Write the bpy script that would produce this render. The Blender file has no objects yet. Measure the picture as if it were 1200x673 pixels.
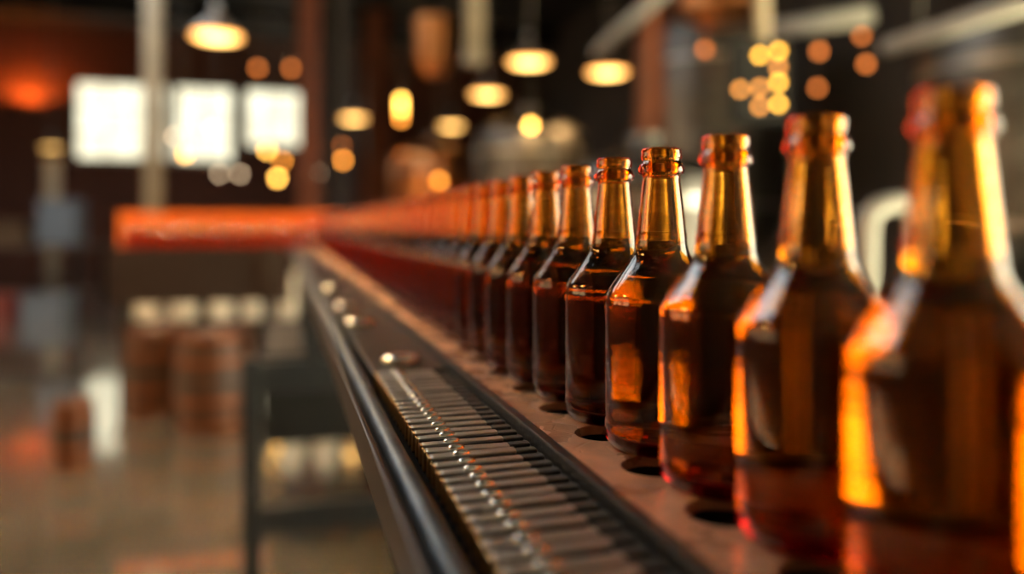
import bpy, bmesh, math, random
from mathutils import Vector, Matrix
random.seed(7)
S = bpy.context.scene
COL = S.collection
PI = math.pi
F = 900.0                      # focal length in pixels of the 1200 x 673 frame
TH = math.atan(269 / F)        # the conveyor vanishes left of the optical axis
CS, SN = math.cos(TH), math.sin(TH)
CAMZ = 1.033
ZP = 0.900                     # top of the bottle plate

def at(px, py, Z):
    """world point seen at a pixel at depth Z (metres)"""
    X = (px - 600) / F * Z
    return Vector((X * CS + Z * SN, -X * SN + Z * CS, CAMZ + (263 - py) / F * Z))

# ------------------------------------------------------------------ materials
def mat(name, col, rough=0.5, metal=0.0, noise=0.0, nscale=8.0, bump=0.0, bscale=40.0, spec=0.5, stretch=None, coat=0.0):
    m = bpy.data.materials.new(name); m.use_nodes = True
    nt = m.node_tree; N = nt.nodes; L = nt.links
    b = N['Principled BSDF']
    b.inputs['Base Color'].default_value = (*col, 1)
    b.inputs['Roughness'].default_value = rough
    b.inputs['Metallic'].default_value = metal
    b.inputs['Specular IOR Level'].default_value = spec
    b.inputs['Coat Weight'].default_value = coat
    tc = N.new('ShaderNodeTexCoord')
    src = tc.outputs['Object']
    if stretch:
        mp = N.new('ShaderNodeMapping'); mp.inputs['Scale'].default_value = stretch
        L.new(src, mp.inputs['Vector']); src = mp.outputs['Vector']
    if noise > 0:
        n = N.new('ShaderNodeTexNoise'); n.inputs['Scale'].default_value = nscale; n.inputs['Detail'].default_value = 6
        L.new(src, n.inputs['Vector'])
        r = N.new('ShaderNodeValToRGB')
        r.color_ramp.elements[0].position = 0.3; r.color_ramp.elements[1].position = 0.7
        r.color_ramp.elements[0].color = (*[c * (1 - noise) for c in col], 1)
        r.color_ramp.elements[1].color = (*[min(1, c * (1 + noise)) for c in col], 1)
        L.new(n.outputs['Fac'], r.inputs['Fac']); L.new(r.outputs['Color'], b.inputs['Base Color'])
        mr = N.new('ShaderNodeMapRange')
        mr.inputs['To Min'].default_value = max(0.02, rough - 0.12 * noise * 2); mr.inputs['To Max'].default_value = min(1, rough + 0.12 * noise * 2)
        L.new(n.outputs['Fac'], mr.inputs['Value']); L.new(mr.outputs['Result'], b.inputs['Roughness'])
    if bump > 0:
        n2 = N.new('ShaderNodeTexNoise'); n2.inputs['Scale'].default_value = bscale; n2.inputs['Detail'].default_value = 4
        L.new(src, n2.inputs['Vector'])
        bp = N.new('ShaderNodeBump'); bp.inputs['Strength'].default_value = bump; bp.inputs['Distance'].default_value = 0.01
        L.new(n2.outputs['Fac'], bp.inputs['Height']); L.new(bp.outputs['Normal'], b.inputs['Normal'])
    return m

def emit(name, col, strength):
    m = bpy.data.materials.new(name); m.use_nodes = True
    N = m.node_tree.nodes; L = m.node_tree.links
    N.remove(N['Principled BSDF'])
    e = N.new('ShaderNodeEmission'); e.inputs['Color'].default_value = (*col, 1); e.inputs['Strength'].default_value = strength
    L.new(e.outputs[0], N['Material Output'].inputs['Surface'])
    return m

def glass(name, ior, tint, density, vcol, rough=0.0, bump=0.0):
    m = bpy.data.materials.new(name); m.use_nodes = True
    N = m.node_tree.nodes; L = m.node_tree.links
    N.remove(N['Principled BSDF'])
    g = N.new('ShaderNodeBsdfGlass'); g.inputs['Color'].default_value = (*tint, 1); g.inputs['IOR'].default_value = ior; g.inputs['Roughness'].default_value = rough
    L.new(g.outputs[0], N['Material Output'].inputs['Surface'])
    if density > 0:
        v = N.new('ShaderNodeVolumeAbsorption'); v.inputs['Color'].default_value = (*vcol, 1); v.inputs['Density'].default_value = density
        L.new(v.outputs[0], N['Material Output'].inputs['Volume'])
    if bump:
        tc = N.new('ShaderNodeTexCoord'); n = N.new('ShaderNodeTexNoise'); n.inputs['Scale'].default_value = 55; n.inputs['Detail'].default_value = 2
        L.new(tc.outputs['Object'], n.inputs['Vector'])
        bp = N.new('ShaderNodeBump'); bp.inputs['Strength'].default_value = bump; bp.inputs['Distance'].default_value = 0.002
        L.new(n.outputs['Fac'], bp.inputs['Height']); L.new(bp.outputs['Normal'], g.inputs['Normal'])
    return m

def lamp_mat(name, k):
    # frosted lamp glass: hot in the middle over the bulb, amber towards the rim
    m = bpy.data.materials.new(name); m.use_nodes = True
    N = m.node_tree.nodes; L = m.node_tree.links; N.remove(N['Principled BSDF'])
    tc = N.new('ShaderNodeTexCoord'); ml = N.new('ShaderNodeVectorMath'); ml.operation = 'MULTIPLY'; ml.inputs[1].default_value = (1, 1, 0)
    ln = N.new('ShaderNodeVectorMath'); ln.operation = 'LENGTH'
    L.new(tc.outputs['Object'], ml.inputs[0]); L.new(ml.outputs['Vector'], ln.inputs[0])
    r = N.new('ShaderNodeValToRGB'); e0, e1 = r.color_ramp.elements; e0.position = .05; e1.position = .23
    e0.color = (1, .60, .17, 1); e1.color = (.40, .14, .025, 1)
    e = N.new('ShaderNodeEmission'); e.inputs['Strength'].default_value = k
    L.new(ln.outputs['Value'], r.inputs['Fac']); L.new(r.outputs['Color'], e.inputs['Color']); L.new(e.outputs[0], N['Material Output'].inputs['Surface'])
    return m

M = {}
M['amber'] = glass('amber_glass', 1.5, (1, 1, 1), 660.0, (0.966, 0.715, 0.0), 0.0, 0.10)
M['beer'] = glass('beer', 1.34, (1, 1, 1), 130.0, (0.89, 0.80, 0.0))
M['black'] = mat('black_steel', (0.012, 0.012, 0.014), 0.35, 0.0, 0.3, 30, 0.05, 200)
M['blacksoft'] = mat('black_paint', (0.009, 0.008, 0.008), 0.65, 0.0, 0.2, 20, spec=0.25)
M['rubber'] = mat('dark_rubber', (0.045, 0.040, 0.036), 0.5, 0.0, 0.3, 60, 0.2, 300)
M['rivet'] = mat('rivet_steel', (0.85, 0.85, 0.84), 0.22, 1.0)
M['slat'] = mat('steel_slat', (0.50, 0.49, 0.46), 0.36, 0.75, 0.35, 60, 0.15, 250, stretch=(0.4, 4, 1))
M['brass'] = mat('brass_lug', (0.85, 0.52, 0.20), 0.28, 1.0, 0.2, 80)
M['railgrey'] = mat('grey_rail_steel', (0.15, 0.165, 0.18), 0.55, 1.0, 0.25, 30, 0.05, 120)
M['brownframe'] = mat('brown_painted_frame', (0.026, 0.015, 0.012), 0.4, 0.0, 0.25, 20)
M['steel'] = mat('brushed_steel', (0.46, 0.44, 0.41), 0.33, 1.0, 0.2, 14, 0.05, 60)
M['chrome'] = mat('polished_steel', (0.75, 0.74, 0.70), 0.12, 1.0, 0.1, 20)
M['darksteel'] = mat('dark_tank_steel', (0.16, 0.145, 0.13), 0.42, 1.0, 0.3, 5, 0.05, 30)
M['copper'] = mat('copper_sheet', (0.80, 0.30, 0.10), 0.32, 1.0, 0.25, 6)
M['orange'] = mat('orange_guard_paint', (0.80, 0.17, 0.015), 0.45, 0.0, 0.15, 10)
M['beige'] = mat('beige_painted_pipe', (0.46, 0.36, 0.25), 0.5, 0.0, 0.2, 6)
M['whitepipe'] = mat('pale_pipe', (0.62, 0.60, 0.54), 0.4, 0.0, 0.15, 6)
M['redbrown'] = mat('rust_red_steel', (0.28, 0.075, 0.025), 0.5, 0.0, 0.3, 4)
M['enamel'] = mat('white_enamel', (0.78, 0.76, 0.68), 0.2)  # white base stands in for window reflections on the cans
M['wood'] = mat('dark_barrel_wood', (0.045, 0.018, 0.008), 0.45, 0.0, 0.4, 9, 0.2, 30, stretch=(6, 6, 0.6))
M['hoop'] = mat('orange_rust_hoop', (0.20, 0.06, 0.02), 0.4, 0.6, 0.3, 20)
M['darkwood'] = mat('dark_bench_wood', (0.05, 0.03, 0.02), 0.5, 0.0, 0.3, 8)
M['blue'] = mat('blue_grey_crate', (0.12, 0.15, 0.20), 0.6)
M['red'] = mat('red_crate', (0.25, 0.05, 0.04), 0.6)
M['shade'] = mat('lamp_shade_enamel', (0.16, 0.11, 0.08), 0.35, 0.0, 0.1, 20)
M['cord'] = mat('lamp_cord', (0.20, 0.17, 0.14), 0.6)
M['lamp'] = lamp_mat('lamp_glow', 11.0)
M['lampnear'] = lamp_mat('lamp_glow_bright', 110.0)  # for the unseen lamps added on the left
M['lampdim'] = lamp_mat('lamp_glow_amber', 5.0)
M['bulbY'] = emit('bulb_yellow', (1.0, 0.50, 0.08), 21.0)
M['bulbO'] = emit('bulb_orange', (1.0, 0.33, 0.04), 13)
M['bulbD'] = emit('bulb_dull', (1.0, 0.26, 0.05), 4.5)
M['bulbW'] = emit('bulb_cream', (1.0, 0.70, 0.42), 8)
M['ind'] = emit('indicator_amber', (1.0, 0.47, 0.05), 16.0)
M['indO'] = emit('indicator_orange', (1.0, 0.36, 0.06), 9)
M['tube'] = emit('warm_tube', (1.0, 0.66, 0.26), 22.0)

def plate_material():
    m = mat('worn_steel_plate', (0.72, 0.41, 0.25), 0.28, 0.35, 0.35, 25, 0.10, 90)
    nt = m.node_tree; N = nt.nodes; L = nt.links; b = N['Principled BSDF']
    tc = N.new('ShaderNodeTexCoord')
    v = N.new('ShaderNodeTexVoronoi'); v.feature = 'DISTANCE_TO_EDGE'; v.inputs['Scale'].default_value = 38
    L.new(tc.outputs['Object'], v.inputs['Vector'])
    mr = N.new('ShaderNodeMapRange'); mr.inputs['From Max'].default_value = 0.025
    L.new(v.outputs['Distance'], mr.inputs['Value'])
    old = b.inputs['Normal'].links[0].from_node
    b2 = N.new('ShaderNodeBump'); b2.inputs['Strength'].default_value = 0.35; b2.inputs['Distance'].default_value = 0.001
    L.new(mr.outputs['Result'], b2.inputs['Height']); L.new(old.outputs['Normal'], b2.inputs['Normal'])
    L.new(b2.outputs['Normal'], b.inputs['Normal'])
    return m
M['plate'] = plate_material()

def floor_material():
    m = mat('polished_concrete', (0.10, 0.088, 0.072), 0.10, 0.0, 0.5, 0.8, 0.006, 5.0, spec=1.0, coat=1.0)
    m.node_tree.nodes['Principled BSDF'].inputs['Coat IOR'].default_value = 1.9; m.node_tree.nodes['Principled BSDF'].inputs['Coat Roughness'].default_value = 0.06
    nt = m.node_tree; N = nt.nodes; L = nt.links; b = N['Principled BSDF']
    tc = N.new('ShaderNodeTexCoord')
    br = N.new('ShaderNodeTexBrick'); br.inputs['Scale'].default_value = 1.0
    br.inputs['Brick Width'].default_value = 2.4; br.inputs['Row Height'].default_value = 1.6; br.inputs['Mortar Size'].default_value = 0.012
    br.inputs['Color1'].default_value = (1, 1, 1, 1); br.inputs['Color2'].default_value = (0.72, 0.70, 0.68, 1); br.inputs['Mortar'].default_value = (0.25, 0.2, 0.18, 1)
    L.new(tc.outputs['Object'], br.inputs['Vector'])
    mx = N.new('ShaderNodeMix'); mx.data_type = 'RGBA'; mx.blend_type = 'MULTIPLY'; mx.inputs['Factor'].default_value = 0.85
    src = b.inputs['Base Color'].links[0].from_socket
    L.new(src, mx.inputs['A']); L.new(br.outputs['Color'], mx.inputs['B']); L.new(mx.outputs['Result'], b.inputs['Base Color'])
    return m
M['floor'] = floor_material()

def brick_material(name, c1, c2, mort):
    m = bpy.data.materials.new(name); m.use_nodes = True
    N = m.node_tree.nodes; L = m.node_tree.links; b = N['Principled BSDF']; b.inputs['Roughness'].default_value = 0.8
    tc = N.new('ShaderNodeTexCoord'); sp = N.new('ShaderNodeSeparateXYZ'); ad = N.new('ShaderNodeMath'); cb = N.new('ShaderNodeCombineXYZ')
    L.new(tc.outputs['Object'], sp.inputs[0]); L.new(sp.outputs['X'], ad.inputs[0]); L.new(sp.outputs['Y'], ad.inputs[1])
    L.new(ad.outputs[0], cb.inputs['X']); L.new(sp.outputs['Z'], cb.inputs['Y'])
    br = N.new('ShaderNodeTexBrick'); br.inputs['Scale'].default_value = 4
    br.inputs['Color1'].default_value = (*c1, 1); br.inputs['Color2'].default_value = (*c2, 1); br.inputs['Mortar'].default_value = (*mort, 1)
    L.new(cb.outputs[0], br.inputs['Vector']); L.new(br.outputs['Color'], b.inputs['Base Color'])
    return m
M['brick'] = brick_material('dark_red_brick', (0.20, 0.060, 0.032), (0.14, 0.045, 0.026), (0.06, 0.04, 0.03))
M['wall'] = mat('dark_plaster', (0.085, 0.070, 0.060), 0.8, 0, 0.3, 0.8)
M['ceil'] = mat('dark_ceiling', (0.020, 0.016, 0.014), 0.8)

def window_material():
    # daylight through slightly dirty frosted panes
    m = bpy.data.materials.new('daylit_pane'); m.use_nodes = True
    N = m.node_tree.nodes; L = m.node_tree.links; N.remove(N['Principled BSDF'])
    e = N.new('ShaderNodeEmission'); e.inputs['Strength'].default_value = 1.0
    tc = N.new('ShaderNodeTexCoord'); n = N.new('ShaderNodeTexNoise'); n.inputs['Scale'].default_value = 1.7; n.inputs['Detail'].default_value = 3
    L.new(tc.outputs['Object'], n.inputs['Vector'])
    r = N.new('ShaderNodeValToRGB'); r.color_ramp.elements[0].position = 0.35; r.color_ramp.elements[1].position = 0.65
    r.color_ramp.elements[0].color = (0.78, 0.72, 0.50, 1); r.color_ramp.elements[1].color = (1.0, 0.96, 0.70, 1)
    L.new(n.outputs['Fac'], r.inputs['Fac']); L.new(r.outputs['Color'], e.inputs['Color'])
    L.new(e.outputs[0], N['Material Output'].inputs['Surface'])
    return m, e
M['pane'], PANE_E = window_material(); PANE_E.inputs['Strength'].default_value = 1.9
M['pane_side'], PS_E = window_material(); PS_E.inputs['Strength'].default_value = 7.5
N_ = M['pane_side'].node_tree; T_ = N_.nodes.new('ShaderNodeBsdfTransparent'); A_ = N_.nodes.new('ShaderNodeAddShader')
N_.links.new(PS_E.outputs[0], A_.inputs[0]); N_.links.new(T_.outputs[0], A_.inputs[1]); N_.links.new(A_.outputs[0], N_.nodes['Material Output'].inputs['Surface'])
M['pane_warm'], PW_E = window_material(); PW_E.inputs['Strength'].default_value = 5.0
for e_, c_ in zip(M['pane_warm'].node_tree.nodes['Color Ramp'].color_ramp.elements, ((1, .66, .30, 1), (1, .76, .42, 1))): e_.color = c_
M['pane_sky'], PK_E = window_material(); PK_E.inputs['Strength'].default_value = 8.0
for e_, c_ in zip(M['pane_sky'].node_tree.nodes['Color Ramp'].color_ramp.elements, ((.80, .88, .90, 1), (.92, .98, 1, 1))): e_.color = c_

# ------------------------------------------------------------------ mesh helpers
def box(bm, x0, x1, y0, y1, z0, z1, bevel=0.0):
    r = bmesh.ops.create_cube(bm, size=1.0)
    vs = r['verts']
    for v in vs:
        v.co = Vector(((x0 + x1) / 2 + v.co.x * (x1 - x0), (y0 + y1) / 2 + v.co.y * (y1 - y0), (z0 + z1) / 2 + v.co.z * (z1 - z0)))
    if bevel > 0:
        es = {e for v in vs for e in v.link_edges}
        bmesh.ops.bevel(bm, geom=list(es), offset=bevel, segments=2, affect='EDGES', profile=0.5)

def chaikin(p, n=2, closed=False):
    for _ in range(n):
        q = [p[0]]
        for a, b in zip(p[:-1], p[1:]):
            q.append((a[0] * .75 + b[0] * .25, a[1] * .75 + b[1] * .25)); q.append((a[0] * .25 + b[0] * .75, a[1] * .25 + b[1] * .75))
        q.append(p[-1]); p = q
    return p

def lathe(bm, prof, seg=48, c=(0, 0, 0), smooth=True):
    rings = []
    for r, z in prof:
        if r < 1e-6:
            rings.append([bm.verts.new((c[0], c[1], c[2] + z))])
        else:
            rings.append([bm.verts.new((c[0] + r * math.cos(2 * PI * i / seg), c[1] + r * math.sin(2 * PI * i / seg), c[2] + z)) for i in range(seg)])
    for a, b in zip(rings[:-1], rings[1:]):
        for i in range(seg):
            j = (i + 1) % seg
            if len(a) == 1 and len(b) == 1: continue
            if len(a) == 1: f = bm.faces.new((a[0], b[j], b[i]))
            elif len(b) == 1: f = bm.faces.new((a[i], a[j], b[0]))
            else: f = bm.faces.new((a[i], a[j], b[j], b[i]))
            f.smooth = smooth

def tube(bm, pts, r, seg=12, caps=True, radii=None):
    pts = [Vector(p) for p in pts]
    rings = []; up = None
    for i, p in enumerate(pts):
        t = (pts[min(i + 1, len(pts) - 1)] - pts[max(i - 1, 0)]).normalized()
        if up is None: up = Vector((0, 0, 1)) if abs(t.z) < 0.9 else Vector((1, 0, 0))
        s = t.cross(up).normalized(); up = s.cross(t).normalized()
        rr = radii[i] if radii else r
        rings.append([bm.verts.new(p + (s * math.cos(2 * PI * k / seg) + up * math.sin(2 * PI * k / seg)) * rr) for k in range(seg)])
    for a, b in zip(rings[:-1], rings[1:]):
        for k in range(seg):
            f = bm.faces.new((a[k], a[(k + 1) % seg], b[(k + 1) % seg], b[k])); f.smooth = True
    if caps:
        bm.faces.new(rings[0][::-1]); bm.faces.new(rings[-1])

def sphere(bm, c, r, u=20, v=12, sz=1.0):
    n0 = len(bm.verts)
    res = bmesh.ops.create_uvsphere(bm, u_segments=u, v_segments=v, radius=r)
    for w in res['verts']:
        w.co.z *= sz; w.co += Vector(c)
        for f in w.link_faces: f.smooth = True

def strip_path(bm, path, x_in, x_out, z0, z1, cap=True):
    """solid of rectangular section swept along a list of (point2d, normal2d); offsets measured along the normal"""
    rings = []
    for p, n in path:
        ring = []
        for off, z in ((x_in, z0), (x_out, z0), (x_out, z1), (x_in, z1)):
            ring.append(bm.verts.new((p[0] + n[0] * off, p[1] + n[1] * off, z)))
        rings.append(ring)
    for a, b in zip(rings[:-1], rings[1:]):
        for k in range(4): bm.faces.new((a[k], a[(k + 1) % 4], b[(k + 1) % 4], b[k]))
    if cap:
        bm.faces.new(rings[0][::-1]); bm.faces.new(rings[-1])

def obj(name, bm, m, parent=None, label=None):
    bmesh.ops.recalc_face_normals(bm, faces=bm.faces)
    me = bpy.data.meshes.new(name); bm.to_mesh(me); bm.free()
    me.materials.append(m if not isinstance(m, str) else M[m])
    o = bpy.data.objects.new(name, me); COL.objects.link(o)
    if parent:
        o.parent = parent
        # geometry is given in the parent's local space unless the caller shifted it
    if label: o['label'] = label
    return o

def thing(name, label, cat, loc=(0, 0, 0), group=None, rz=0):
    o = bpy.data.objects.new(name, None); COL.objects.link(o)
    o.location = loc; o.rotation_euler = (0, 0, rz); o.empty_display_size = 0.1
    o['label'] = label; o['category'] = cat
    if group: o['group'] = group
    return o

def tag(o, label, cat, group=None):
    o['label'] = label; o['category'] = cat
    if group: o['group'] = group
    return o

def struct(name, bm, m, parent=None):
    o = obj(name, bm, m, parent)
    if not parent: o['kind'] = 'structure'
    return o

def B(): return bmesh.new()

def dup(root, loc, label=None, group=None, rz=None):
    r = root.copy(); COL.objects.link(r); r.location = loc
    if rz is not None: r.rotation_euler = (0, 0, rz)
    if label: r['label'] = label
    if group: r['group'] = group
    for ch in list(root.children):
        c = ch.copy(); COL.objects.link(c); c.parent = r
        for g in list(ch.children):
            d = g.copy(); COL.objects.link(d); d.parent = c
    return r

# ------------------------------------------------------------------ room shell
XL, XR, YF, YB, ZC = -7.2, 6.2, -2.5, 20.0, 5.6
bm = B(); box(bm, XL - .2, XR + .2, YF, YB + .2, -0.2, 0.0); struct('floor', bm, 'floor')
SK = (-3.4, -1.2, 3.2, 8.6)     # opening of an unseen skylight, added to light slats and shoulders
bm = B()
SK2 = (-4.4, -1.5, 9.3, 12.3)  # second unseen skylight, added to lighten the far floor
for a in ((XL - .2, XR + .2, YF, SK[2]), (XL - .2, SK[0], SK[2], SK[3]), (SK[1], XR + .2, SK[2], SK[3]), (XL - .2, XR + .2, SK[3], SK2[2]), (XL - .2, SK2[0], SK2[2], SK2[3]), (SK2[1], XR + .2, SK2[2], SK2[3]), (XL - .2, XR + .2, SK2[3], YB + .2)):
    box(bm, *a, ZC, ZC + .2)
struct('ceiling', bm, 'ceil')
for wn, sk in ((5, SK), (9, SK2)):  # both skylights are light sources added out of view
    t = bpy.data.objects.new('window_%d' % wn, None); COL.objects.link(t); t['kind'] = 'structure'; t.location = (0, 0, ZC)
    bm = B(); box(bm, sk[0], sk[1], sk[2], sk[3], .12, .13); struct('window_pane', bm, 'pane_sky', t)
    bm = B()
    for k in range(1, 3): x = sk[0] + (sk[1] - sk[0]) * k / 3; box(bm, x - .025, x + .025, sk[2], sk[3], .04, .115)
    for k in range(1, 5): y = sk[2] + (sk[3] - sk[2]) * k / 5; box(bm, sk[0], sk[1], y - .025, y + .025, .05, .11)
    struct('window_frame', bm, 'blacksoft', t)

def wall_with_holes(name, axis, pos, thick, a0, a1, z0, z1, holes, m):
    """wall in the plane axis=pos with rectangular holes (h0,h1,z0,z1) sorted and not overlapping along a"""
    bm = B()
    def bx(p, q, r, s):
        if q - p < 1e-4 or s - r < 1e-4: return
        if axis == 'y': box(bm, p, q, pos, pos + thick, r, s)
        else: box(bm, pos, pos + thick, p, q, r, s)
    cur = a0
    for h0, h1, hz0, hz1 in sorted(holes):
        bx(cur, h0, z0, z1); bx(h0, h1, z0, hz0); bx(h0, h1, hz1, z1); cur = h1
    bx(cur, a1, z0, z1)
    return struct(name, bm, m)

back_holes = [(-4.62, -2.62, 2.55, 4.38), (-2.48, -1.16, 2.55, 4.38), (-0.88, 0.72, 2.96, 4.38)]
wall_with_holes('wall_back', 'y', YB, 0.2, XL - .2, XR + .2, 0, ZC, back_holes, 'brick')
added_side_holes = [(-2.35, 1.45, 0.35, 3.6)]  # unseen right window, added for the bottle rims and glowing edges
wall_with_holes('wall_right', 'x', XR, 0.2, YF, YB, 0, ZC, added_side_holes, 'wall')
added_left_holes = [(1.2, 3.2, 1.0, 3.0), (3.8, 5.8, 1.0, 3.0), (6.4, 8.4, 1.0, 3.0)]  # unseen warm windows, added to brighten the bottle necks
wall_with_holes('wall_left', 'x', XL - .2, 0.2, YF, YB, 0, ZC, added_left_holes, 'brick')

def window(n, axis, pos, h, cols, rows, pane):
    h0, h1, z0, z1 = h
    t = bpy.data.objects.new('window_%d' % n, None); COL.objects.link(t); t['kind'] = 'structure'
    t.location = ((h0 + h1) / 2, pos, z0) if axis == 'y' else (pos, (h0 + h1) / 2, z0)
    W, H = h1 - h0, z1 - z0
    def bx(bm, a, b, c, d, t0, t1):
        if axis == 'y': box(bm, a, b, t0, t1, c, d)
        else: box(bm, t0, t1, a, b, c, d)
    bm = B(); f = 0.05
    bx(bm, -W/2, -W/2+f, 0, H, 0.02, 0.1); bx(bm, W/2-f, W/2, 0, H, 0.02, 0.1); bx(bm, -W/2+f, W/2-f, 0, f, 0.02, 0.1); bx(bm, -W/2+f, W/2-f, H-f, H, 0.02, 0.1)
    for i in range(1, cols):
        x = -W/2 + W * i / cols; bx(bm, x - .018, x + .018, f, H - f, 0.03, 0.09)
    for i in range(1, rows):
        z = H * i / rows; bx(bm, -W/2 + f, W/2 - f, z - .015, z + .015, 0.035, 0.085)
    struct('window_frame', bm, 'beige', t)
    bm = B(); bx(bm, -W/2 + .02, W/2 - .02, .02, H - .02, 0.055, 0.065); struct('window_pane', bm, pane, t)
    bm = B(); bx(bm, -W/2 - .05, W/2 + .05, -.05, 0.0, -0.08, 0.1); struct('window_sill', bm, 'beige', t)
    return t
window(1, 'y', YB, back_holes[0], 3, 3, 'pane')
window(2, 'y', YB, back_holes[1], 2, 3, 'pane')
window(3, 'y', YB, back_holes[2], 3, 2, 'pane')
window(4, 'x', XR, added_side_holes[0], 3, 3, 'pane_side')  # added light source outside the view

for n_, h_ in enumerate(added_left_holes): window(6 + n_, 'x', XL - .16, h_, 3, 3, 'pane_warm')  # added warm light sources outside the view
bm = B(); box(bm, XL - .2, XR + .2, YF - .2, YF, 0, ZC); struct('wall_front', bm, 'wall')
# ceiling girders
for i, y in enumerate((9.0, 13.0, 17.0)):
    bm = B(); box(bm, XL, XR, y - .09, y + .09, ZC - .42, ZC - .39); box(bm, XL, XR, y - .09, y + .09, ZC - .03, ZC); box(bm, XL, XR, y - .012, y + .012, ZC - .39, ZC - .03)
    struct('ceiling_beam', bm, 'blacksoft')

# ------------------------------------------------------------------ conveyor
Y0, Y1 = -0.10, 4.6            # straight run
conv = thing('bottle_conveyor', 'long dark conveyor carrying the bottle row with steel slats along its left side', 'conveyor', (0, 0, 0))
BX = 0.219                     # centre line of the bottle row
PITCH = 0.070
ys = [0.138 + PITCH * k for k in range(64)]

# plate with the round pockets beside the bottles (2-D curve filled with holes, turned into a mesh)
cu = bpy.data.curves.new('plate_outline', 'CURVE'); cu.dimensions = '2D'; cu.fill_mode = 'BOTH'; cu.extrude = 0.003
def spl(pts):
    s = cu.splines.new('POLY'); s.points.add(len(pts) - 1)
    for p, q in zip(s.points, pts): p.co = (q[0], q[1], 0, 1)
    s.use_cyclic_u = True
spl([(0.157, Y0), (0.290, Y0), (0.290, Y1), (0.157, Y1)])
for y in ys[:26]:
    c = (0.196, y - 0.036)
    spl([(c[0] + .0185 * math.cos(2 * PI * k / 40), c[1] + .0185 * math.sin(2 * PI * k / 40)) for k in range(40)])
tmp = bpy.data.objects.new('tmp_outline', cu); COL.objects.link(tmp)
dg = bpy.context.evaluated_depsgraph_get()
me = bpy.data.meshes.new_from_object(tmp.evaluated_get(dg))
bpy.data.objects.remove(tmp); bpy.data.curves.remove(cu)
me.materials.clear(); me.materials.append(M['plate'])
me.transform(Matrix.Translation((0, 0, ZP - 0.003)))
pl = bpy.data.objects.new('bed_plate', me); COL.objects.link(pl); pl.parent = conv

bm = B(); box(bm, 0.158, 0.289, Y0, Y1, ZP - 0.045, ZP - 0.030); obj('under_tray', bm, 'blacksoft', conv)
bm = B(); box(bm, 0.1495, 0.1570, Y0, Y1, ZP - 0.045, ZP + 0.0035, 0.0012); obj('inner_rail', bm, 'black', conv)
bm = B(); box(bm, 0.290, 0.300, Y0, Y1, ZP - 0.085, ZP + 0.004, 0.0012); obj('outer_rail', bm, 'railgrey', conv)
bm = B(); box(bm, 0.0605, 0.1495, Y0, Y1, ZP - 0.040, ZP - 0.028); obj('chain_trough', bm, 'blacksoft', conv)
# ribbed rubber strip between slats and rail
SP = 0.0138; SY0, SY1 = 0.12, 0.705
bm = B(); box(bm, 0.1345, 0.1495, Y0, SY1, ZP - 0.028, ZP - 0.006)
y = Y0 + .004
while y < SY1 - .006:
    box(bm, 0.1350, 0.1485, y, y + .0075, ZP - 0.0062, ZP - 0.0035, 0.001); y += SP
obj('ribbed_strip', bm, 'rubber', conv)
# steel slats
def slat_mesh():
    bm = B()
    # rounded bar along x (top slightly domed), built from a section in the y-z plane
    sec = [(-.0037, -.0016), (-.0038, -.0003), (-.0035, .0001), (-.0018, .00022), (0, .00026), (.0018, .00022), (.0035, .0001), (.0038, -.0003), (.0037, -.0016)]
    xs = [0.0, 0.0012, 0.0498, 0.051]
    rings = []
    for x in xs:
        k = 0.86 if x in (0.0, 0.051) else 1.0
        rings.append([bm.verts.new((x, a * k, b * k if b > 0 else b)) for a, b in sec])
    for a, b in zip(rings[:-1], rings[1:]):
        for i in range(len(sec)):
            f = bm.faces.new((a[i], a[(i + 1) % len(sec)], b[(i + 1) % len(sec)], b[i])); f.smooth = 1 <= i <= 6
    bm.faces.new(rings[0][::-1]); bm.faces.new(rings[-1])
    return bm
def carrier_mesh():
    bm = B(); box(bm, .0004, .0506, -.0033, .0033, -.0090, -.0016); return bm
def lug_mesh():
    bm = B(); box(bm, -.0016, -.0001, -.0040, .0040, -.0125, .0004, 0.0005); box(bm, -.0016, .006, -.0030, .0030, -.0125, -.0110, .0003)
    return bm
def rivet_mesh():
    bm = B(); lathe(bm, chaikin([(0, .0020), (.0016, .0018), (.0027, .0011), (.0031, .0001), (.0031, -.0006), (0, -.0006)], 2), 20)
    for v in bm.verts: v.co.x *= 1.7
    return bm
slat = None; k = 0
y = SY0
while y < SY1 - .004:
    if slat is None:
        slat = obj('slat', slat_mesh(), 'slat', conv); lug = obj('end_lug', lug_mesh(), 'brass', slat, 'brass coloured lug on the slat end'); rv = obj('rivet', rivet_mesh(), 'rivet', slat, 'polished domed rivet'); rv.location = (.0185, 0, .0003); cr = obj('carrier', carrier_mesh(), 'blacksoft', slat, 'black carrier bar under the steel')
        slat.location = (0.0815, y, ZP - 0.001)
        s, l = slat, lug
    else:
        s = slat.copy(); COL.objects.link(s); s.parent = conv
        l = lug.copy(); COL.objects.link(l); l.parent = s
        l = rv.copy(); COL.objects.link(l); l.parent = s
        l = cr.copy(); COL.objects.link(l); l.parent = s
    s.location = (0.0815, y, ZP - 0.001 + random.uniform(-.0003, .0003))
    s.rotation_euler = (random.uniform(-.06, .06), random.uniform(-.012, .012), random.uniform(-.008, .008))
    y += SP
bm = B(); box(bm, 0.083, 0.131, SY0 - .1, SY1, ZP - 0.028, ZP - 0.014); obj('chain_bed', bm, 'blacksoft', conv)
# smooth cover beyond the slats
bm = B(); box(bm, 0.079, 0.1495, SY1 + .004, Y1, ZP - 0.028, ZP - 0.002, 0.002); obj('cover_plate', bm, 'black', conv)
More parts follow.
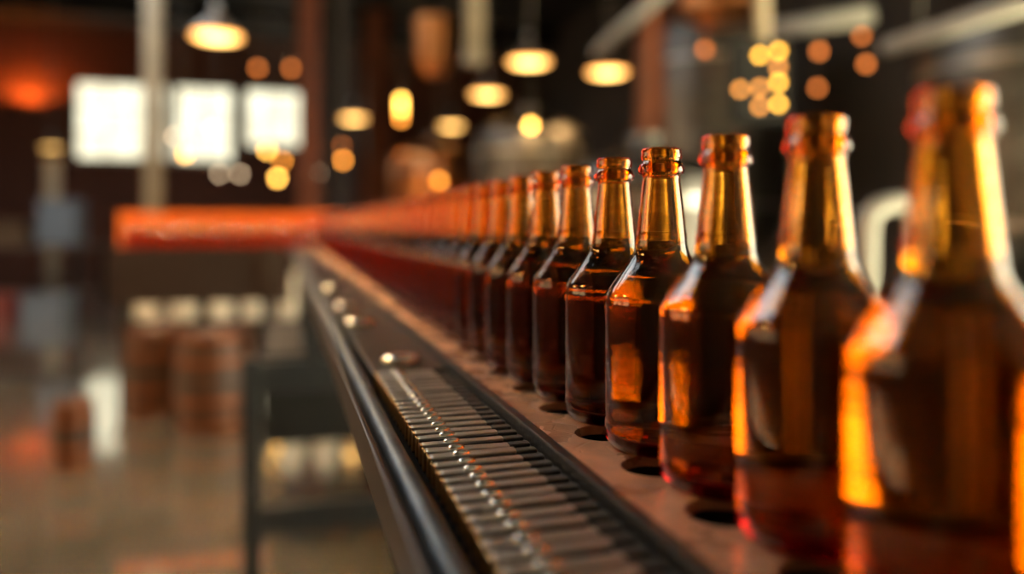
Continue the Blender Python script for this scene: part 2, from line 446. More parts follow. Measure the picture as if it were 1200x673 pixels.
# grey round-topped guide rail on the left
bm = B()
sec = [(-.007, -.040), (-.007, -.006), (-.0055, -.0022), (-.003, -.0005), (0, 0), (.003, -.0005), (.0055, -.0022), (.007, -.006), (.007, -.040)]
rings = [[bm.verts.new((0.0665 + a, yy, ZP - 0.003 + b)) for a, b in sec] for yy in (Y0, 0.6, 1.4, Y1)]
for a, b in zip(rings[:-1], rings[1:]):
    for i in range(len(sec)):
        f = bm.faces.new((a[i], a[(i + 1) % 9], b[(i + 1) % 9], b[i])); f.smooth = 1 <= i <= 6
bm.faces.new(rings[0][::-1]); bm.faces.new(rings[-1])
obj('guide_rail', bm, 'railgrey', conv)
bm = B(); box(bm, 0.0485, 0.0525, Y0, Y1, ZP - 0.019, ZP + 0.005, 0.0012); box(bm, 0.0527, 0.0600, Y0, Y1, ZP - 0.034, ZP - 0.026); obj('side_panel', bm, 'brownframe', conv)
bm = B(); box(bm, 0.095, 0.300, Y0, Y1, ZP - 0.085, ZP - 0.0455); obj('bed_frame', bm, 'blacksoft', conv)
bm = B(); box(bm, 0.3015, 0.3075, 0.445, 1.06, ZP - .06, ZP + .072, .0015); obj('side_guard', bm, 'black', conv)  # baffle added to keep the sunlit floor's glow off the farther bottles
# trestles
def trestle(y):
    for x in (-0.075, 0.42):
        bm = B(); box(bm, x - .022, x + .022, y - .022, y + .022, 0, 0.69, .003); l = obj('leg', bm, 'black', conv)
        bm = B(); box(bm, x - .04, x + .04, y - .04, y + .04, 0, 0.012, .002); obj('foot_plate', bm, 'black', l)
    bm = B(); box(bm, -.053, .398, y - .02, y + .02, 0.60, 0.68, .003); obj('top_beam', bm, 'black', conv)
    bm = B(); box(bm, -.053, .398, y - .018, y + .018, 0.235, 0.305, .003); obj('cross_beam', bm, 'black', conv)
    for x in (0.075, 0.27):
        bm = B(); box(bm, x - .018, x + .018, y - .018, y + .018, 0.68, ZP - .075); obj('riser', bm, 'black', conv)
trestle(2.08); trestle(0.35)
# drive cabinet hung under the far part of the bed
bm = B(); box(bm, -.06, .285, 2.55, 3.45, .33, .62, .008); dc = obj('drive_cabinet', bm, 'blacksoft', conv)
for y in (2.62, 3.38):
    for x in (0.075, .27):
        bm = B(); box(bm, x - .015, x + .015, y - .015, y + .015, .62, ZP - .085); obj('hanger', bm, 'black', dc)

# cross conveyor going left at the far end
cx = thing('cross_conveyor', 'dark cross conveyor running left behind the end of the bottle row', 'conveyor', (0, 0, 0))
path = []
RC = 0.42; cxy = (BX - RC, Y1 + 0.02)
for i in range(15):
    a = (PI / 2) * i / 14
    path.append(((cxy[0] + RC * math.cos(a), cxy[1] + RC * math.sin(a)), (math.cos(a), math.sin(a))))
XE = -0.95
path.append(((XE, cxy[1] + RC), (0, 1)))
bm = B(); strip_path(bm, path, -0.075, 0.085, ZP - 0.008, ZP); obj('bed_plate', bm, 'plate', cx)
bm = B(); strip_path(bm, path, -0.165, -0.078, ZP - 0.03, ZP - .002); obj('cover_plate', bm, 'black', cx)
bm = B(); strip_path(bm, path, -0.170, 0.085, ZP - 0.12, ZP - .032); obj('bed_frame', bm, 'blacksoft', cx)
bm = B(); strip_path(bm, path, -0.185, -0.172, ZP - 0.33, ZP + .004); obj('side_panel', bm, 'brownframe', cx)
bm = B(); strip_path(bm, path, 0.088, 0.100, ZP - 0.13, ZP + .205); obj('back_guard', bm, 'orange', cx, 'orange painted back guard')  # reflecting panel added to give these bottles an orange glow
for x in (-0.88, -0.45):
    for dy in (-0.12, 0.05):
        bm = B(); box(bm, x - .02, x + .02, cxy[1] + RC + dy - .02, cxy[1] + RC + dy + .02, 0, ZP - .12); obj('leg', bm, 'black', cx)
for q in (5, 12):
    p = path[q][0]; n = path[q][1]
    bm = B(); box(bm, p[0] - .02, p[0] + .02, p[1] - .02, p[1] + .02, 0, ZP - .12); obj('leg', bm, 'black', cx)
# orange guard along the far part of the straight run
g = B(); box(g, 0.302, 0.312, 1.08, Y1, ZP - .05, ZP + .168, .002)
gd = thing('conveyor_guard', 'orange painted guard panel standing along the far right side of the conveyor', 'guard', (0.307, 2.2, 0))
o = obj('panel', g, 'orange', gd); o.location = -Vector(gd.location)
for yy in (1.12, 2.3, 3.4, 4.5):
    b2 = B(); box(b2, 0.312, 0.345, yy - .015, yy + .015, 0, ZP + .16, .002); o = obj('post', b2, 'black', gd); o.location = -Vector(gd.location)

# ------------------------------------------------------------------ bottles
outer = [(0, .0045), (.020, .0035), (.0265, .0008), (.0285, 0), (.0312, .0012), (.0336, .0055), (.034, .0100), (.034, .0140),
         (.034, .0800), (.034, .0845), (.0339, .0870), (.0335, .0884), (.0338, .0896), (.0336, .0908), (.0325, .0930), (.0310, .0951), (.0190, .1117), (.0172, .1146), (.0160, .1180), (.0153, .1220),
         (.0151, .1250), (.0152, .1262), (.0147, .1278), (.0138, .1370), (.0126, .1480), (.0113, .1590), (.0111, .1615), (.0114, .1626),
         (.0134, .1634), (.0138, .1650), (.0136, .1668), (.0122, .1698), (.0114, .1708), (.0113, .1716), (.0120, .1724), (.0121, .1740), (.0121, .1762), (.0118, .1780), (.0108, .1786)]
inner = [(.0100, .1786), (.0090, .1780), (.0086, .1760), (.0086, .1620), (.0096, .1500), (.0110, .1370), (.0120, .1270), (.0124, .1220), (.0136, .1180), (.0150, .1135),
         (.0166, .1095), (.0280, .0940), (.0298, .0912), (.0303, .0900), (.0307, .0880), (.0308, .0840), (.0308, .0160), (.0304, .0110), (.0285, .0080), (.0240, .0075), (0, .0085)]
prof = chaikin(outer, 1) + chaikin(inner, 1)
bm = B(); lathe(bm, prof, 72); 
bottle = thing('beer_bottle', 'x', 'bottle', (BX, ys[0], ZP), 'amber beer bottles in the conveyor row')
gl = obj('glass_body', bm, 'amber', bottle)
# beer: the cavity up to the fill line, reaching a hair into the glass so that no air gap shows
FILL = .1235
cav = [(r, z) for r, z in chaikin(inner, 1) if z < FILL]
bp = [(0, FILL), (.0119, FILL), (.01245, FILL - .0004)] + [(r + .0003 if r > 1e-6 else 0, z - (.0003 if z < .012 else 0)) for r, z in cav if z < FILL - .0006]
bm = B(); lathe(bm, bp, 72); be = obj('beer', bm, 'beer', bottle)

ordn = ['nearest', 'second', 'third', 'fourth', 'fifth', 'sixth', 'seventh', 'eighth', 'ninth', 'tenth', 'eleventh', 'twelfth', 'thirteenth', 'fourteenth']
look = {0: 'nearest amber bottle, only its glowing left edge inside the frame',
        1: 'largest whole amber bottle in view, second from the near end, strongly blurred',
        2: 'third amber bottle from the near end, blurred, broad white rim on its neck',
        3: 'fourth amber bottle from the near end, slightly blurred, glowing left edge',
        4: 'fifth amber bottle from the near end, sharp, right one of the two sharpest',
        5: 'sixth amber bottle from the near end, sharp, left one of the two sharpest'}
for k, yy in enumerate(ys):
    lab = look.get(k) or ('%s amber bottle from the near end of the conveyor row' % ordn[k] if k < 14 else 'amber bottle in the blurred far stretch of the conveyor row')
    if k == 0: b = bottle; b['label'] = lab
    else: b = dup(bottle, (BX + random.uniform(-.0006, .0006), yy + random.uniform(-.0006, .0006), ZP), lab, rz=random.uniform(0, 6))
# around the bend and along the cross conveyor
s = PITCH; L1 = RC * PI / 2; d = ys[-1] + PITCH - cxy[1]
while d < L1 + (cxy[0] - XE) - .05:
    if d < L1:
        a = max(d, 0) / RC; p = (cxy[0] + RC * math.cos(a), cxy[1] + RC * math.sin(a)); 
        if d < 0: p = (BX, cxy[1] + d)
    else: p = (cxy[0] - (d - L1), cxy[1] + RC)
    dup(bottle, (p[0], p[1], ZP), 'amber bottle on the bend and cross conveyor at the far end' if d < L1 else 'amber bottle on the far cross conveyor in front of the orange guard', rz=random.uniform(0, 6))
    d += PITCH

# crown caps lying on the conveyor
def cap_mesh(R=.0200, H=.0090):
    bm = B(); seg = 84
    prof = [(0, H), (R * .55, H), (R * .80, H * .93), (R * .90, H * .75), (R * .95, H * .45), (R * 1.02, .0004), (R * .96, 0), (R * .86, H * .7), (R * .5, H * .86), (0, H * .86)]
    rings = []
    for r, z in prof:
        if r < 1e-6: rings.append([bm.verts.new((0, 0, z))]); continue
        amp = 0.05 * max(0, (1 - z / H)) if r > R * .85 else 0
        rings.append([bm.verts.new((r * (1 + amp * math.cos(21 * 2 * PI * i / seg)) * math.cos(2 * PI * i / seg), r * (1 + amp * math.cos(21 * 2 * PI * i / seg)) * math.sin(2 * PI * i / seg), z)) for i in range(seg)])
    for a, b in zip(rings[:-1], rings[1:]):
        for i in range(seg):
            j = (i + 1) % seg
            if len(a) == 1: f = bm.faces.new((a[0], b[j], b[i]))
            elif len(b) == 1: f = bm.faces.new((a[i], a[j], b[0]))
            else: f = bm.faces.new((a[i], a[j], b[j], b[i]))
            f.smooth = True
    return bm
c1 = tag(obj('crown_cap', cap_mesh(), 'chrome'), 'shiny crown cap lying where the steel slats end', 'bottle cap', 'loose caps on the conveyor')
p = at(470, 416, 0.745); c1.location = (p.x, p.y, ZP - .0018)
for px, Z, lab in ((412, 1.02, 'shiny crown cap on the smooth cover, second beyond the slats'), (396, 1.22, 'shiny crown cap on the smooth cover, third beyond the slats'), (372, 1.55, 'shiny crown cap on the smooth cover, farthest from the slats')):
    c = c1.copy(); COL.objects.link(c); c['label'] = lab
    p = at(px, 300, Z); c.location = (max(.098, min(.132, p.x)), p.y, ZP - .0018); c.rotation_euler = (0, 0, random.uniform(0, 6))

# ------------------------------------------------------------------ lamps
def pendant(px, py, Z, R, m, label):
    p = at(px, py, Z)
    t = thing('pendant_lamp', label, 'lamp', p, 'pendant lamps over the hall')
    bm = B(); lathe(bm, chaikin([(0, .20 * R / .2), (.03, .20 * R / .2), (.055, .17 * R / .2), (R * .45, .12 * R / .2), (R * .85, .055 * R / .2), (R * 1.03, .012), (R * 1.04, 0), (R * 1.0, 0.004), (R * .8, .05 * R / .2), (R * .4, .10 * R / .2), (0, .15 * R / .2)], 1), 40); obj('lamp_shade', bm, 'shade', t)
    bm = B(); lathe(bm, chaikin([(0, -.022), (R * .5, -.020), (R * .85, -.012), (R * .97, .002), (R * .8, .02), (0, .02)], 1), 40); obj('diffuser', bm, m, t)
    h = .2 * R / .2
    bm = B(); tube(bm, [(0, 0, h - .005), (0, 0, h + .10)], .032, 14); obj('socket', bm, 'steel', t)
    bm = B(); tube(bm, [(0, 0, h + .10), (0, 0, ZC - p.z)], .010, 8); obj('cord', bm, 'cord', t)
    return t
pendant(254, 43, 7.2, .23, 'lamp', 'largest pendant lamp glowing at the upper left, above the tall windows')
pendant(620, 73, 8.4, .23, 'lamp', 'glowing pendant lamp, upper one of the pair at the middle top')
pendant(712, 85, 8.95, .24, 'lamp', 'glowing pendant lamp nearest above the in-focus bottles, right of the pair')
pendant(571, 111, 10.4, .23, 'lamp', 'glowing pendant lamp hanging just below left of the middle top pair')
pendant(529, 148, 13.6, .21, 'lamp', 'small far pendant lamp low above the far bottle row')
pendant(414, 139, 12.6, .22, 'lamp', 'far pendant lamp hanging right of the windows')
pendant(60, 173, 14.2, .17, 'lampdim', 'dim amber pendant lamp hanging left of the windows')

def globe(px, py, Z, R, m, label, cat='bulb', drop=True):
    R = .10 if R >= .1 else .022 + R * .16
    p = at(px, py, Z)
    t = thing('globe_bulb', label, cat, p, 'bare globe bulbs hanging in the hall')
    bm = B(); sphere(bm, (0, 0, 0), R, 20, 12); obj('bulb', bm, m, t)
    bm = B(); tube(bm, [(0, 0, R * .93), (0, 0, R + .09)], R * .32, 12); obj('socket', bm, 'shade', t)
    bm = B(); tube(bm, [(0, 0, R + .09), (0, 0, ZC - p.z)], .005, 6); obj('cord', bm, 'cord', t)
    return t
GL = [
 (184, 192, 9.5, .075, 'bulbY', 'yellow globe bulb, upper of the close pair below the windows'),
 (184, 208, 9.3, .075, 'bulbY', 'yellow globe bulb, lower of the close pair below the windows'),
 (180, 157, 10.5, .055, 'bulbY', 'yellow globe bulb in front of the bar between two windows'),
 (204, 160, 10.5, .055, 'bulbW', 'cream globe bulb just right of the window bar'),
 (217, 181, 9.8, .06, 'bulbY', 'soft yellow globe bulb below the second window'),
 (248, 150, 10.0, .099, 'bulbW', 'big bright globe bulb between the second and third windows'),
 (313, 176, 9.6, .065, 'bulbY', 'bright yellow globe bulb below the third window'),
 (331, 189, 10.4, .07, 'bulbO', 'orange globe bulb half hidden beside a brighter one'),
 (325, 209, 9.0, .075, 'bulbY', 'lowest yellow globe bulb above the cross conveyor'),
 (257, 204, 12.0, .06, 'bulbW', 'dull cream globe bulb, left of the low pair'),
 (281, 204, 12.0, .06, 'bulbW', 'dull cream globe bulb, right of the low pair'),
 (373, 202, 12.0, .06, 'bulbW', 'dull cream globe bulb on its own under the far pendant lamp'),
 (402, 188, 9.8, .085, 'bulbO', 'orange globe bulb, lower of two below the far pendant lamp'),
 (401, 171, 11.0, .07, 'bulbD', 'dull orange globe bulb, upper of two below the far pendant lamp'),
 (302, 80, 8.0, .06, 'bulbD', 'dull orange globe bulb above the third window, left one'),
 (341, 80, 8.0, .06, 'bulbD', 'dull orange globe bulb above the third window, right one'),
 (470, 118, 8.3, .085, 'bulbY', 'golden globe bulb, top of the vertical trio left of the pendants'),
 (470, 128, 8.9, .085, 'bulbY', 'golden globe bulb, middle of the vertical trio left of the pendants'),
 (470, 139, 9.5, .085, 'bulbO', 'golden globe bulb, bottom of the vertical trio left of the pendants'),
 (622, 147, 7.9, .09, 'bulbY', 'round orange globe bulb alone below the middle pendants'),
 (597, 158, 10.5, .06, 'bulbD', 'dim globe bulb left of the round orange one'),
 (515, 212, 9.0, .085, 'bulbO', 'orange globe bulb just above the far bottles'),
 (826, 58, 7.4, .07, 'bulbD', 'dull globe bulb left of the amber control lamps'),
 (760, 20, 7.6, .07, 'bulbD', 'dull red globe bulb high above the fourth bottle'),
 (960, 60, 6.6, .06, 'bulbD', 'dull red globe bulb, upper left of four above the third bottle'),
 (1010, 42, 7.0, .05, 'bulbD', 'dull red globe bulb, upper right of four above the third bottle'),
 (958, 103, 7.0, .05, 'bulbD', 'dull red globe bulb, lower left of four above the third bottle'),
 (1015, 75, 6.4, .05, 'bulbD', 'dull red globe bulb, lower right of four above the third bottle'),
]
for a in GL: globe(*a)

# beige pipes dropping from the ceiling
def drop_pipe(px, py, Z, r, label, zto=None):
    p = at(px, py, Z)
    z0 = p.z if zto is None else zto
    t = thing('hanging_pipe', label, 'pipe', (p.x, p.y, z0), 'beige pipes from the ceiling')
    bm = B(); tube(bm, [(0, 0, 0), (0, 0, ZC - z0)], r, 16); obj('pipe', bm, 'beige', t)
    bm = B(); tube(bm, [(0, 0, ZC - z0 - .03), (0, 0, ZC - z0)], r * 1.8, 16); obj('flange', bm, 'beige', t)
    bm = B(); tube(bm, [(0, 0, -.02), (0, 0, .05)], r * 1.25, 16); obj('end_cap', bm, 'beige', t)
drop_pipe(180, 200, 8.5, .10, 'beige pipe dropping in front of the gap between the left windows', 0.0)
drop_pipe(556, 72, 7.0, .09, 'beige pipe dropping from the ceiling at the middle top')
p = at(61, 190, 14.4)
po = thing('floor_post', 'pale post standing below the dim amber lamp', 'post', (p.x, p.y, 0))
bm = B(); tube(bm, [(0, 0, 0), (0, 0, p.z)], .13, 18); obj('shaft', bm, 'beige', po)
bm = B(); lathe(bm, [(0, p.z), (.17, p.z), (.17, p.z + .04), (.08, p.z + .10), (0, p.z + .11)], 20); obj('cap', bm, 'beige', po)
bm = B(); tube(bm, [(0, 0, 0), (0, 0, .03)], .26, 18); obj('base_plate', bm, 'darksteel', po)

# control box with amber indicator lamps hanging on a beige pole
p = at(897, 95, 4.2)
cb = thing('hanging_control_box', 'hanging control box with eight amber indicator lamps on a beige pole', 'control box', p)
rz = -TH
bm = B(); box(bm, -.17, .13, .0, .12, -.22, .22, .008); o = obj('box', bm, 'blacksoft', cb); o.rotation_euler.z = rz
bm = B(); tube(bm, [(0, .06, .22), (0, .06, ZC - p.z)], .045, 14); o = obj('pole', bm, 'beige', cb); o.rotation_euler.z = rz
for px, py, m in ((890, 65, 'ind'), (912, 60, 'ind'), (912, 79, 'indO'), (912, 97, 'ind'), (890, 103, 'indO'), (867, 105, 'indO'), (912, 122, 'ind'), (890, 125, 'indO')):
    bm = B(); x, z = (px - 897) / F * 4.2, (95 - py) / F * 4.2
    sphere(bm, (x, -.006, z), .0155, 16, 10); o = obj('indicator_lamp', bm, m, cb); o.rotation_euler.z = rz
    b2 = B(); tube(b2, [(x, -.004, z), (x, .002, z)], .023, 16); r_ = obj('bezel', b2, 'steel', o)

# ------------------------------------------------------------------ background plant
def tank(x, y, R, z0, h, m, label, legs=3, name='brew_tank'):
    t = thing(name, label, 'tank', (x, y, 0), 'brew tanks in the hall')
    bm = B(); lathe(bm, chaikin([(0, z0 - R * .55), (R * .25, z0 - R * .45), (R, z0), (R, z0 + h * .5), (R, z0 + h), (R * .85, z0 + h + R * .22), (R * .35, z0 + h + R * .38), (0, z0 + h + R * .40)], 2), 48); obj('vessel', bm, m, t)
    bm = B(); lathe(bm, [(0, z0 + h + R * .36), (R * .2, z0 + h + R * .36), (R * .2, z0 + h + R * .52), (R * .23, z0 + h + R * .54), (R * .2, z0 + h + R * .58), (0, z0 + h + R * .60)], 24); obj('manway', bm, 'steel', t)
    for zb in (z0 + h * .15, z0 + h * .85):
        bm = B(); lathe(bm, [(R * .99, zb - .03), (R * 1.015, zb - .03), (R * 1.015, zb + .03), (R * .99, zb + .03)], 48, smooth=False); obj('band', bm, 'steel', t)
    for i in range(legs):
        a = 2 * PI * i / legs + .5
        bm = B(); tube(bm, [(R * .8 * math.cos(a), R * .8 * math.sin(a), 0), (R * .8 * math.cos(a), R * .8 * math.sin(a), z0 + .05)], .04, 10); obj('leg', bm, 'darksteel', t)
    return t
tank(2.3, 4.6, .55, .45, 0.85, 'darksteel', 'broad grey tank with a domed top behind the sharp bottles')
tank(4.9, 4.0, .70, .8, 1.5, 'darksteel', 'dark tank standing behind the third bottle')
tank(5.2, 2.6, .55, .6, 0.9, 'darksteel', 'short dark tank behind the second bottle')
tank(3.0, 9.2, .7, .9, 1.2, 'darksteel', 'tall dark tank under the middle pendant lamps')
tank(4.6, 7.6, .8, .9, 2.2, 'darksteel', 'tallest dark tank at the back right')
tank(2.4, 12.6, .7, .9, 1.2, 'copper', 'copper tank standing far back left of the pendants')

def pipe(name, pts, r, m, label, cat='pipe', group=None):
    bm = B(); tube(bm, pts, r, 14)
    return tag(obj(name, bm, m), label, cat, group)
def arc_pts(pts):
    # round the corners of a polyline
    pts = [Vector(p) for p in pts]; out = [pts[0]]
    for a, b, c in zip(pts[:-2], pts[1:-1], pts[2:]):
        d = min((a - b).length, (c - b).length) * .45
        p0 = b + (a - b).normalized() * d; p1 = b + (c - b).normalized() * d
        for k in range(9):
            t = k / 8; out.append(p0 * (1 - t) ** 2 + b * 2 * t * (1 - t) + p1 * t * t)
    out.append(pts[-1]); return out
# overhead diagonal duct upper right
def overhead(name, a, b, r, label, rods=(.25, .8)):
    t = thing(name, label, 'pipe', (a + b) / 2, 'overhead pipes')
    bm = B(); tube(bm, [a - (a + b) / 2, b - (a + b) / 2], r, 16); obj('pipe', bm, 'whitepipe', t)
    for k in rods:
        q = a.lerp(b, k); l = q - (a + b) / 2
        bm = B(); tube(bm, [l + Vector((0, 0, r * .9)), (l.x, l.y, ZC - (a.z + b.z) / 2)], .006, 8); obj('hanger_rod', bm, 'darksteel', t)
overhead('hanging_duct', at(1040, 55, 4.2), at(1235, -8, 3.0), .045, 'pale grey duct slanting up to the right above the near bottles')
overhead('hanging_pipe', at(700, 60, 7.6), at(800, -30, 6.0), .06, 'grey pipe slanting up to the ceiling behind the middle pendants')
overhead('hanging_pipe', at(905, 35, 6.2), at(1020, 18, 5.6), .07, 'short grey pipe right of the control box pole')
# arched pale pipe behind the third bottle
A = at(1020, 330, 2.3)
a0 = at(1008, 420, 2.3); a1 = at(1018, 242, 2.3); a2 = at(1075, 236, 2.3); a3 = at(1085, 420, 2.3)
a0.z = 0; a3.z = 0
pipe('arched_pipe', arc_pts([a0, a1, a2, a3]), .030, 'whitepipe', 'pale arched pipe rising behind the gap before the second bottle')
# rust red columns and hanging boxes around the middle top
def column(px, Z, w, m, label):
    p = at(px, 200, Z)
    t = thing('steel_column', label, 'column', (p.x, p.y, 0), 'steel columns of the hall')
    bm = B(); box(bm, -w / 2, w / 2, -w * .06, w * .06, 0.02, ZC); box(bm, -w / 2, -w * .42, -w / 2, w / 2, 0.02, ZC); box(bm, w * .42, w / 2, -w / 2, w / 2, 0.02, ZC); obj('shaft', bm, m, t)
    bm = B(); box(bm, -w * .8, w * .8, -w * .8, w * .8, 0, .03); obj('base_plate', bm, 'darksteel', t)
column(362, 11.0, .28, 'redbrown', 'rust red steel column right of the third window')
column(440, 16.4, .45, 'redbrown', 'rust red steel column behind the far pendant lamp')
column(395, 14.5, .5, 'wall', 'grey steel column left of the far pendant lamp')
column(763, 7.0, .19, 'redbrown', 'rust red steel column behind the fifth bottle')
def hopper(px, py, Z, w, h, m, label):
    p = at(px, py, Z)
    t = thing('hanging_hopper', label, 'hopper', p, 'copper hoppers hung from the ceiling')
    bm = B(); lathe(bm, [(0, -h / 2), (w * .25, -h / 2), (w * .5, -h * .25), (w * .5, h / 2), (w * .46, h / 2), (0, h * .4)], 32, smooth=False); obj('hopper_body', bm, m, t)
    for s in (-1, 1):
        bm = B(); tube(bm, [(s * w * .42, 0, h / 2 - .03), (s * w * .42, 0, ZC - p.z)], .015, 8); obj('hanger_rod', bm, 'darksteel', t)
hopper(508, 55, 8.5, .42, .62, 'copper', 'copper hopper hanging left of the beige ceiling pipe')
hopper(845, 5, 6.8, .75, .35, 'copper', 'wide copper hopper hanging left of the control box pole')

# filler machine beside the bend
# barrels and kegs on the floor
def barrel(px, py, Z, R, H, label):
    p = at(px, py, Z)
    t = thing('barrel', label, 'barrel', (p.x, p.y, 0), 'wooden barrels on the floor')
    bm = B(); lathe(bm, [(0, .012), (R * .82, .012), (R * .84, 0), (R * .86, 0)] + [(R * (.86 + .14 * math.sin(PI * i / 10)), H * i / 10) for i in range(1, 10)] + [(R * .86, H), (R * .82, H), (R * .82, H - .02), (0, H - .02)], 40); obj('staves', bm, 'wood', t)
    for f in (.08, .30, .70, .92):
        r = R * (.86 + .14 * math.sin(PI * f)) + .002
        bm = B(); lathe(bm, [(r - .004, H * f - .018), (r + .003, H * f - .018), (r + .003, H * f + .018), (r - .004, H * f + .018)], 40, smooth=False); obj('hoop', bm, 'hoop', t)
    bm = B(); tube(bm, [(R * .3, 0, H - .022), (R * .3, 0, H - .002)], .022, 12); obj('bung', bm, 'hoop', t)
barrel(250, 500, 3.95, .19, .50, 'dark wooden barrel with orange hoops, right one of two beside the trestle')
barrel(181, 474, 4.25, .16, .47, 'dark wooden barrel, left one of two behind the trestle')
barrel(86, 545, 3.30, .085, .28, 'small cask standing alone on the open floor')

# low bench with cans coloured white in place of window reflections
p = at(268, 395, 5.3)
bn = thing('low_bench', 'low dark bench carrying white enamel cans behind the barrels', 'bench', (p.x, p.y, 0), rz=-.2)
bm = B(); box(bm, -.70, .78, -.16, .16, .345, .385, .004); obj('bench_top', bm, 'darkwood', bn)
bm = B(); box(bm, -.60, .68, -.02, .02, .28, .345); obj('rail', bm, 'darkwood', bn)
for x in (-.64, .72):
    for y in (-.12, .12):
        bm = B(); box(bm, x - .03, x + .03, y - .03, y + .03, 0, .345); obj('leg', bm, 'darkwood', bn)
can = None
cl = ['white enamel can, first from the left on the low bench', 'white enamel can, second from the left on the low bench', 'white enamel can, third from the left on the low bench', 'white enamel can, fourth from the left on the low bench', 'white enamel can, fifth from the left on the low bench', 'white enamel can, last at the right end of the low bench']
for i, x in enumerate((-.56, -.30, -.06, .18, .42, .66)):
    loc = Vector((p.x, p.y, .385)) + Matrix.Rotation(-.2, 3, 'Z') @ Vector((x, random.uniform(-.03, .03), 0))
    if can is None:
        can = thing('enamel_can', cl[0], 'can', loc, 'white cans on the low bench')
        bm = B(); lathe(bm, chaikin([(0, 0), (.085, 0), (.09, .01), (.09, .20), (.085, .23), (.05, .27), (.045, .28), (.045, .30), (.055, .305), (.055, .315), (0, .315)], 1), 32); bd = obj('can_body', bm, 'enamel', can)
        bm = B(); tube(bm, arc_pts([(-.08, 0, .235), (-.08, 0, .36), (.08, 0, .36), (.08, 0, .235)]), .006, 8); obj('handle', bm, 'steel', can)
    else: dup(can, loc, cl[i], rz=random.uniform(0, 6))

# clutter at the far left
def crate(loc, m, label, rz=0.0, s=1.0):
    t = thing('crate', label, 'crate', loc, 'crates at the far left', rz)
    w, d, h = .42 * s, .32 * s, .26 * s
    bm = B(); box(bm, -w/2, w/2, -d/2, d/2, 0, .02); box(bm, -w/2, -w/2+.02, -d/2, d/2, .02, h); box(bm, w/2-.02, w/2, -d/2, d/2, .02, h); box(bm, -w/2+.02, w/2-.02, -d/2, -d/2+.02, .02, h); box(bm, -w/2+.02, w/2-.02, d/2-.02, d/2, .02, h); obj('crate_body', bm, m, t)
    for y in (-d/2, d/2):
        bm = B(); box(bm, -w/2-.01, w/2+.01, y-.012, y+.012, h-.04, h+.005, .003); obj('rim', bm, m, t)
wb = at(8, 262, 9.0)
tb = thing('work_table', 'dark work table standing at the far left of the hall', 'table', (wb.x, wb.y, 0), rz=-.2)
bm = B(); box(bm, -1.0, 1.0, -.35, .35, .76, .80, .005); obj('table_top', bm, 'darkwood', tb)
bm = B(); box(bm, -.92, .92, -.30, .30, .20, .23); obj('shelf', bm, 'darkwood', tb)
for x in (-.94, .94):
    for y in (-.30, .30):
        bm = B(); box(bm, x-.03, x+.03, y-.03, y+.03, 0, .76); obj('leg', bm, 'blacksoft', tb)
def on_table(x, y, z): return Vector((wb.x, wb.y, z)) + Matrix.Rotation(-.2, 3, 'Z') @ Vector((x, y, 0))
crate(on_table(.62, 0, .80), 'blue', 'blue grey crate, lower of the stack on the work table', -.2)
crate(on_table(.62, 0, 1.066), 'blue', 'blue grey crate on top of the stack on the work table', -.15, .95)
crate(on_table(.08, 0, .80), 'wood', 'brown wooden crate on the work table beside the blue stack', -.25)
crate(on_table(.22, -.72, 0), 'red', 'red crate on the floor in front of the work table', -.2)
crate(on_table(.85, -.78, 0), 'blue', 'blue grey crate on the floor in front of the work table', -.2)

# orange wall washer at the upper left of the back wall
p = Vector((-5.55, YB - .36, 3.75))
wl = thing('wall_lamp', 'orange up-light fixed on the brick wall left of the windows', 'lamp', p)
bm = B(); lathe(bm, [(0, -.10), (.10, -.06), (.16, .04), (.15, .04), (0, -.02)], 28); obj('bowl', bm, 'copper', wl)
bm = B(); sphere(bm, (0, 0, .0), .035); obj('bulb', bm, emit('bulb_red_orange', (1.0, .24, .03), 2600), wl)
bm = B(); tube(bm, [(0, .12, -.02), (0, .32, -.02)], .02, 10); obj('bracket', bm, 'darksteel', wl)

# ------------------------------------------------------------------ downlights of the pendants, then unseen pendants added for more light
def spot(loc, power, col, size=1.9, r=.15):
    l = bpy.data.lights.new('pendant_light', 'SPOT'); l.energy = power; l.color = col; l.spot_size = size; l.spot_blend = .6; l.shadow_soft_size = r
    o = bpy.data.objects.new('pendant_light', l); COL.objects.link(o); o.location = loc
    return o
for px, py, Z, e in ((254, 43, 7.2, 260), (620, 73, 8.4, 200), (712, 85, 8.95, 200), (571, 111, 10.4, 200), (529, 148, 13.6, 160), (414, 139, 12.6, 200)):
    q = at(px, py, Z); spot((q.x, q.y, q.z - .12), e, (1, .62, .26))

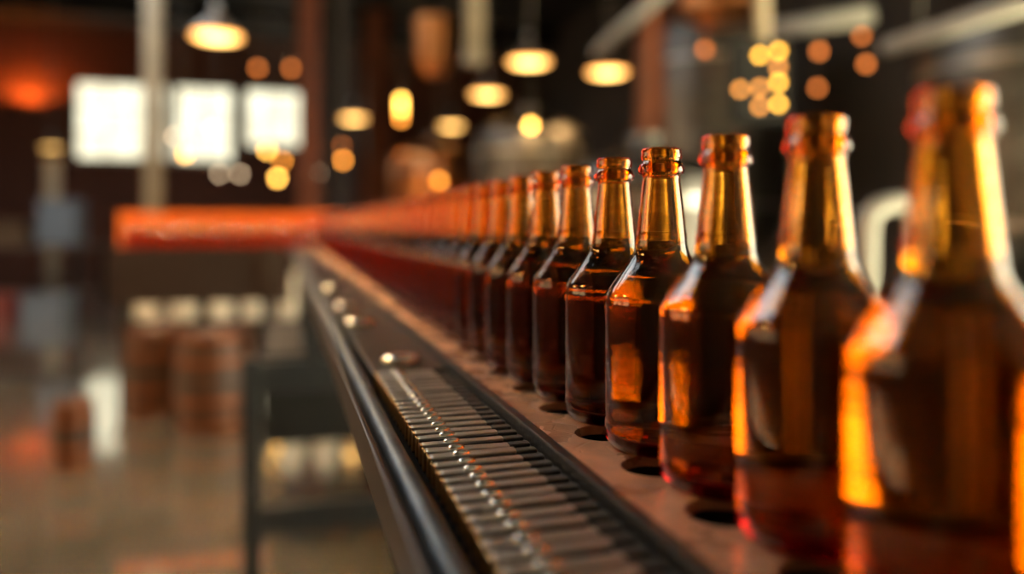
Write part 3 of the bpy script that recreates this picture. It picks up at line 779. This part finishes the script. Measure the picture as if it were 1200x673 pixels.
for px_, x, y, e in ((0, -.35, 4.45, 260), (0, -.60, 2.5, 330), (1, -2.3, 1.7, 120), (1, -2.7, 4.0, 120)):  # four lamps added out of view to light bottles, panels and necks
    pp = Vector((x, y, 2.78)); u = (pp.x * CS - pp.y * SN); Zc = pp.y * CS + pp.x * SN
    pendant(600 + F * u / Zc, 263 - F * (2.78 - CAMZ) / Zc, Zc, .23, 'lampdim' if px_ == 0 else 'lampnear', {-.35: 'pendant lamp over the far cross conveyor', -.60: 'pendant lamp over the middle of the conveyor', -2.3: 'bright pendant lamp over the floor left of the conveyor, nearer one', -2.7: 'bright pendant lamp over the floor left of the conveyor, farther one'}[x])
    if px_ == 0: spot((x, y, 2.66), e, (1, .62, .26))
w = bpy.data.worlds.new('World'); S.world = w; w.use_nodes = True
w.node_tree.nodes['Background'].inputs['Color'].default_value = (0.9, 0.6, 0.4, 1)
w.node_tree.nodes['Background'].inputs['Strength'].default_value = 0.05

# ------------------------------------------------------------------ camera
cd = bpy.data.cameras.new('camera'); cam = bpy.data.objects.new('camera', cd); COL.objects.link(cam)
cam.location = (0, 0, CAMZ); cam.rotation_euler = (PI / 2, 0, -TH)
cd.sensor_width = 36; cd.lens = F / 1200 * 36; cd.shift_y = -(336.5 - 263) / 1200
cd.clip_start = 0.02; cd.clip_end = 100
cd.dof.use_dof = True; cd.dof.focus_distance = 0.485; cd.dof.aperture_fstop = 27 / 15.3; cd.dof.aperture_blades = 0
S.camera = cam
S.view_settings.view_transform = 'Standard'; S.view_settings.look = 'None'; S.view_settings.exposure = 0.0; S.view_settings.gamma = 1.0
S.view_settings.use_curve_mapping = False
sl = bpy.data.lights.new('sun', 'SUN'); sl.energy = 1050; sl.color = (1, .95, .60); sl.angle = .02  # added to light the unseen floor whose glow edges the near bottles
so = bpy.data.objects.new('sun', sl); COL.objects.link(so); so.location = (9, 0, 6)
so.rotation_euler = Vector((-1, -.04, -math.tan(math.radians(41)))).to_track_quat('-Z', 'Y').to_euler()
c = S.cycles
c.max_bounces = 28; c.transmission_bounces = 26; c.glossy_bounces = 8; c.diffuse_bounces = 4; c.transparent_max_bounces = 8; c.volume_bounces = 0
c.sample_clamp_indirect = 8.0; c.blur_glossy = 0.4
c.use_denoising = True
